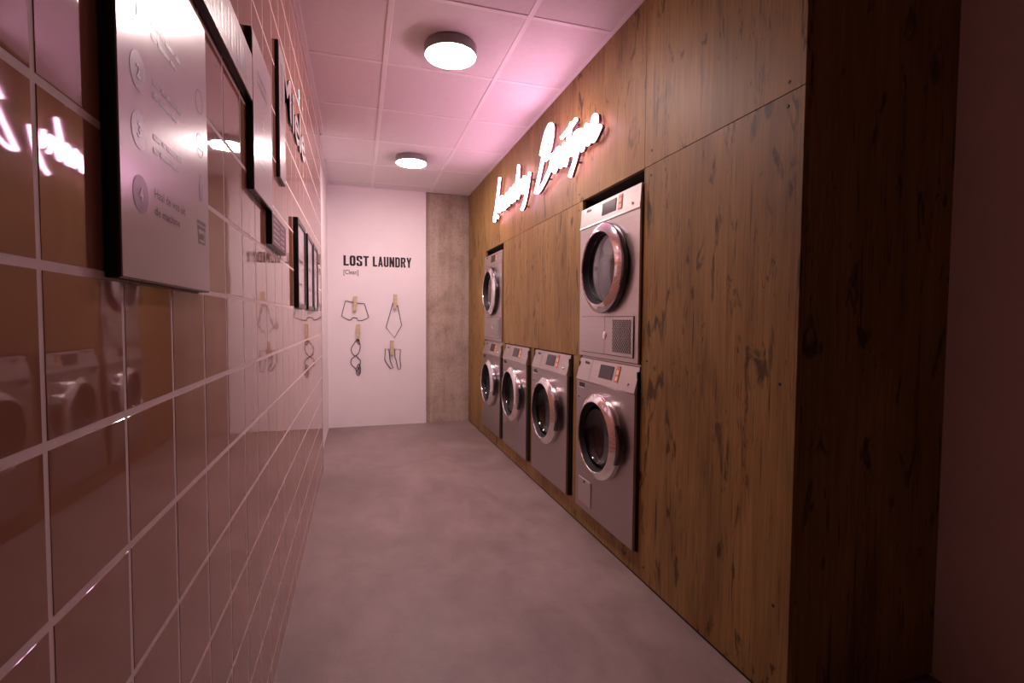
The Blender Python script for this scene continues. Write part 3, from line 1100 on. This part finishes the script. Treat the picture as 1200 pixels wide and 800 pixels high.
# ================================================================== SIGNS ON THE TILED WALL
TH = 0.016
def board(name, label, y0, y1, z0, z1, th=TH, face=POSTER, rim=0.002, group=None, cat='sign', frame=0.0):
    t = thing(name, label, cat, (XL, (y0 + y1) / 2, z0), group)
    hw = (y1 - y0) / 2
    hh = z1 - z0
    box('backing_box', (0.0005, -hw, 0), (th - 0.002, hw, hh), BLACKF, t, 0.0006)
    box('printed_face', (th - 0.002, -hw + rim, rim), (th, hw - rim, hh - rim), face, t, 0.0004)
    return t, hw, hh
def art(t, name, mesh, material, u, v, x=TH + 0.0004):
    o = link(name, mesh, material, t)
    m = ROT_LEFT.to_4x4()
    m.translation = Vector((x, u, v))
    o.matrix_local = m
    return o
def disc_mesh(r, n=40, r_in=0.0):
    bm = bmesh.new()
    if r_in <= 0:
        bm.faces.new([bm.verts.new((r * math.cos(2 * math.pi * i / n), r * math.sin(2 * math.pi * i / n), 0)) for i in range(n)])
    else:
        A = [[bm.verts.new((q * math.cos(2 * math.pi * i / n), q * math.sin(2 * math.pi * i / n), 0)) for i in range(n)] for q in (r, r_in)]
        for i in range(n):
            j = (i + 1) % n
            bm.faces.new((A[0][i], A[0][j], A[1][j], A[1][i]))
    return from_bm(bm, 'disc')
def quads(rects):
    bm = bmesh.new()
    for (a, b, c, d) in rects:
        bm.faces.new([bm.verts.new(p) for p in ((a, c, 0), (b, c, 0), (b, d, 0), (a, d, 0))])
    return from_bm(bm, 'print')
def small(o):
    o['kind'] = 'stuff'
    return o
def words(u0, v, widths, h, gap=0.004):
    out = []
    u = u0
    for w_ in widths:
        out.append((u, u + w_, v, v + h))
        u += w_ + gap
    return out
def poly(pts):
    bm = bmesh.new()
    bm.faces.new([bm.verts.new((a, b, 0)) for a, b in pts])
    return from_bm(bm, 'poly')

# board A: numbered instructions
yA0, yA1, zA0, zA1 = 0.634, 0.966, 1.1615, 1.595
t, hw, hh = board('instruction_board', 'near instruction board with four numbered dots and black edge on pink tiles', yA0, yA1, zA0, zA1)
yc = (yA0 + yA1) / 2
for k, zc in enumerate((1.4710, 1.4005, 1.3340, 1.2615)):
    d = art(t, 'number_dot', disc_mesh(0.0215), DOTP, 0.6875 - yc, zc - zA0)
    me = text_mesh(str(k + 1), size=0.022, align='CENTER', bold=0.0004)
    o = art(t, 'number', me, PALEP, 0.6875 - yc, zc - zA0 - 0.0075, TH + 0.0009)
    if k == 3:
        art(t, 'text_line', fit_text('Haal de was uit', 0.115, 0.0115, 0.004), PRINTP, 0.729 - yc, 1.267 - zA0)
        art(t, 'text_line', fit_text('de machine', 0.090, 0.0105, 0.012), PRINTP, 0.729 - yc, 1.246 - zA0)
    else:
        small(art(t, 'text_line', quads(words(0.729 - yc, zc - zA0 + 0.004, (0.026, 0.014, 0.034, 0.018), 0.007)), PRINTP, 0, 0))
        small(art(t, 'text_line', quads(words(0.729 - yc, zc - zA0 - 0.012, (0.018, 0.040, 0.022), 0.007)), PRINTP, 0, 0))
# icons: drum swirl, wash tub, bottle, basket
iu = 0.922 - yc
art(t, 'icon', disc_mesh(0.019, 32, 0.0165), PRINTP, iu, 1.460 - zA0)
art(t, 'icon', disc_mesh(0.019, 32, 0.0165), PRINTP, iu, 1.392 - zA0)
for q in (-0.006, 0.0, 0.006):
    small(art(t, 'icon', quads([(-0.011, 0.011, -0.0012, 0.0012)]), PRINTP, iu, 1.392 - zA0 + q))
art(t, 'icon', poly([(-.007, -.02), (.007, -.02), (.009, .006), (.004, .012), (.004, .022), (-.004, .022), (-.004, .012), (-.009, .006)]),
    PRINTP, iu, 1.325 - zA0)
bk = 1.257 - zA0
small(art(t, 'icon', quads([(-.022, .022, .010, .016), (-.021, .021, .002, .0075)]), PRINTP, iu, bk))
small(art(t, 'icon', quads([(-.018, -.0155, -.018, .002), (.0155, .018, -.018, .002), (-.018, .018, -.020, -.0175),
                      (-.011, .011, -.013, -.004)]), PRINTP, iu, bk))

# board B: long horizontal sign with tall lettering
t, hw, hh = board('header_board', 'long horizontal black-edged sign board above the instruction board', 0.66, 1.362, 1.637, 1.748)
small(art(t, 'tall_lettering', quads([(-0.02 + 0.026 * k, -0.02 + 0.026 * k + (0.010 if k % 3 else 0.016), 0.02, 0.085 if k % 4 else 0.07) for k in range(12)]),
    PRINTP, 0.0, 0.0))
# board C
t, hw, hh = board('price_board', 'tall black-edged sign board next to the end of the long header board', 1.364, 1.640, 1.431, 1.817)
small(art(t, 'pictogram_glare', quads([(-.012, .012, .205, .208), (-.012, .012, .19, .193), (-.0015, .0015, .17, .23)]), PALEP, 0.0, 0.0))  # small diagram with its star of glare drawn in as pale bars
small(art(t, 'text_line', quads(words(-0.08, 0.30, (.03, .05, .04), .010) + words(-0.08, 0.275, (.05, .03, .05), .010) + words(-0.08, 0.10, (.04, .06), .008)
                          + words(-0.08, 0.08, (.06, .03), .008)), PRINTP, 0.0, 0.0))
# board D
t, hw, hh = board('mauve_notice', 'small dark mauve notice board with pale text lines below the tall board', 1.622, 1.915, 1.335, 1.4305, face=MAUVE)
for k in range(5):
    small(art(t, 'text_line', quads(words(-0.12, 0.014 + 0.016 * k, (.03, .05, .02) if k % 2 else (.05, .025, .03), .0035) +
                              words(0.02, 0.014 + 0.016 * k, (.04, .03) if k % 2 else (.02, .05), .0035)), PALEP, 0.0, 0.0))
# board E
t, hw, hh = board('narrow_board', 'narrow upright pale plate left of the script letters on the tiles', 1.828, 1.960, 1.583, 2.025, th=0.012)
small(art(t, 'text_line', quads([(-.03, .03, .20 + .022 * k, .209 + .022 * k) for k in range(9)]), PRINTP, 0.0, 0.0, 0.0124))

# script letters standing off the tiles
t = thing('script_lettering', 'pale raised brand lettering with dark edges high on the tiles', 'lettering', (XL, 2.33, 1.875))
me = fit_text('Miele', 0.76, 0.165, 0.014)
bm = bmesh.new()
bm.from_mesh(me)
LF = from_bm(bm.copy(), 'letters_face')
# thickness
ex = bmesh.ops.extrude_face_region(bm, geom=bm.faces[:])
bmesh.ops.translate(bm, verts=[v for v in ex['geom'] if isinstance(v, bmesh.types.BMVert)], vec=(0, 0, 0.005))
lt = from_bm(bm, 'letters_edge')
art(t, 'letter_edges', lt, BLACKF, -0.37, 0.0, 0.0005)
art(t, 'letter_faces', LF, POSTER, -0.37, 0.0, 0.0060)

# three framed posters
for k, (y0, y1) in enumerate(((2.270, 2.580), (2.690, 3.000), (3.040, 3.330))):
    t = thing('framed_poster', ('nearest', 'middle', 'farthest')[k] + ' of three black framed posters on the tiled wall', 'poster',
              (XL, (y0 + y1) / 2, 1.162), 'framed posters on the tiles')
    hw = (y1 - y0) / 2
    hh = 0.376
    fw, dp = 0.020, 0.018
    box('frame_bar', (0.0005, -hw, 0), (dp, -hw + fw, hh), BLACKF, t, 0.001)
    box('frame_bar', (0.0005, hw - fw, 0), (dp, hw, hh), BLACKF, t, 0.001)
    box('frame_bar', (0.0005, -hw + fw, 0), (dp, hw - fw, fw), BLACKF, t, 0.001)
    box('frame_bar', (0.0005, -hw + fw, hh - fw), (dp, hw - fw, hh), BLACKF, t, 0.001)
    box('poster_sheet', (0.0005, -hw + fw, fw), (0.013, hw - fw, hh - fw), POSTER, t)
    small(art(t, 'text_line', quads(words(-0.07, 0.20, (.05, .03, .04), .012) + words(-0.07, 0.10, (.03, .06), .010)), PRINTP, 0, 0, 0.0134))
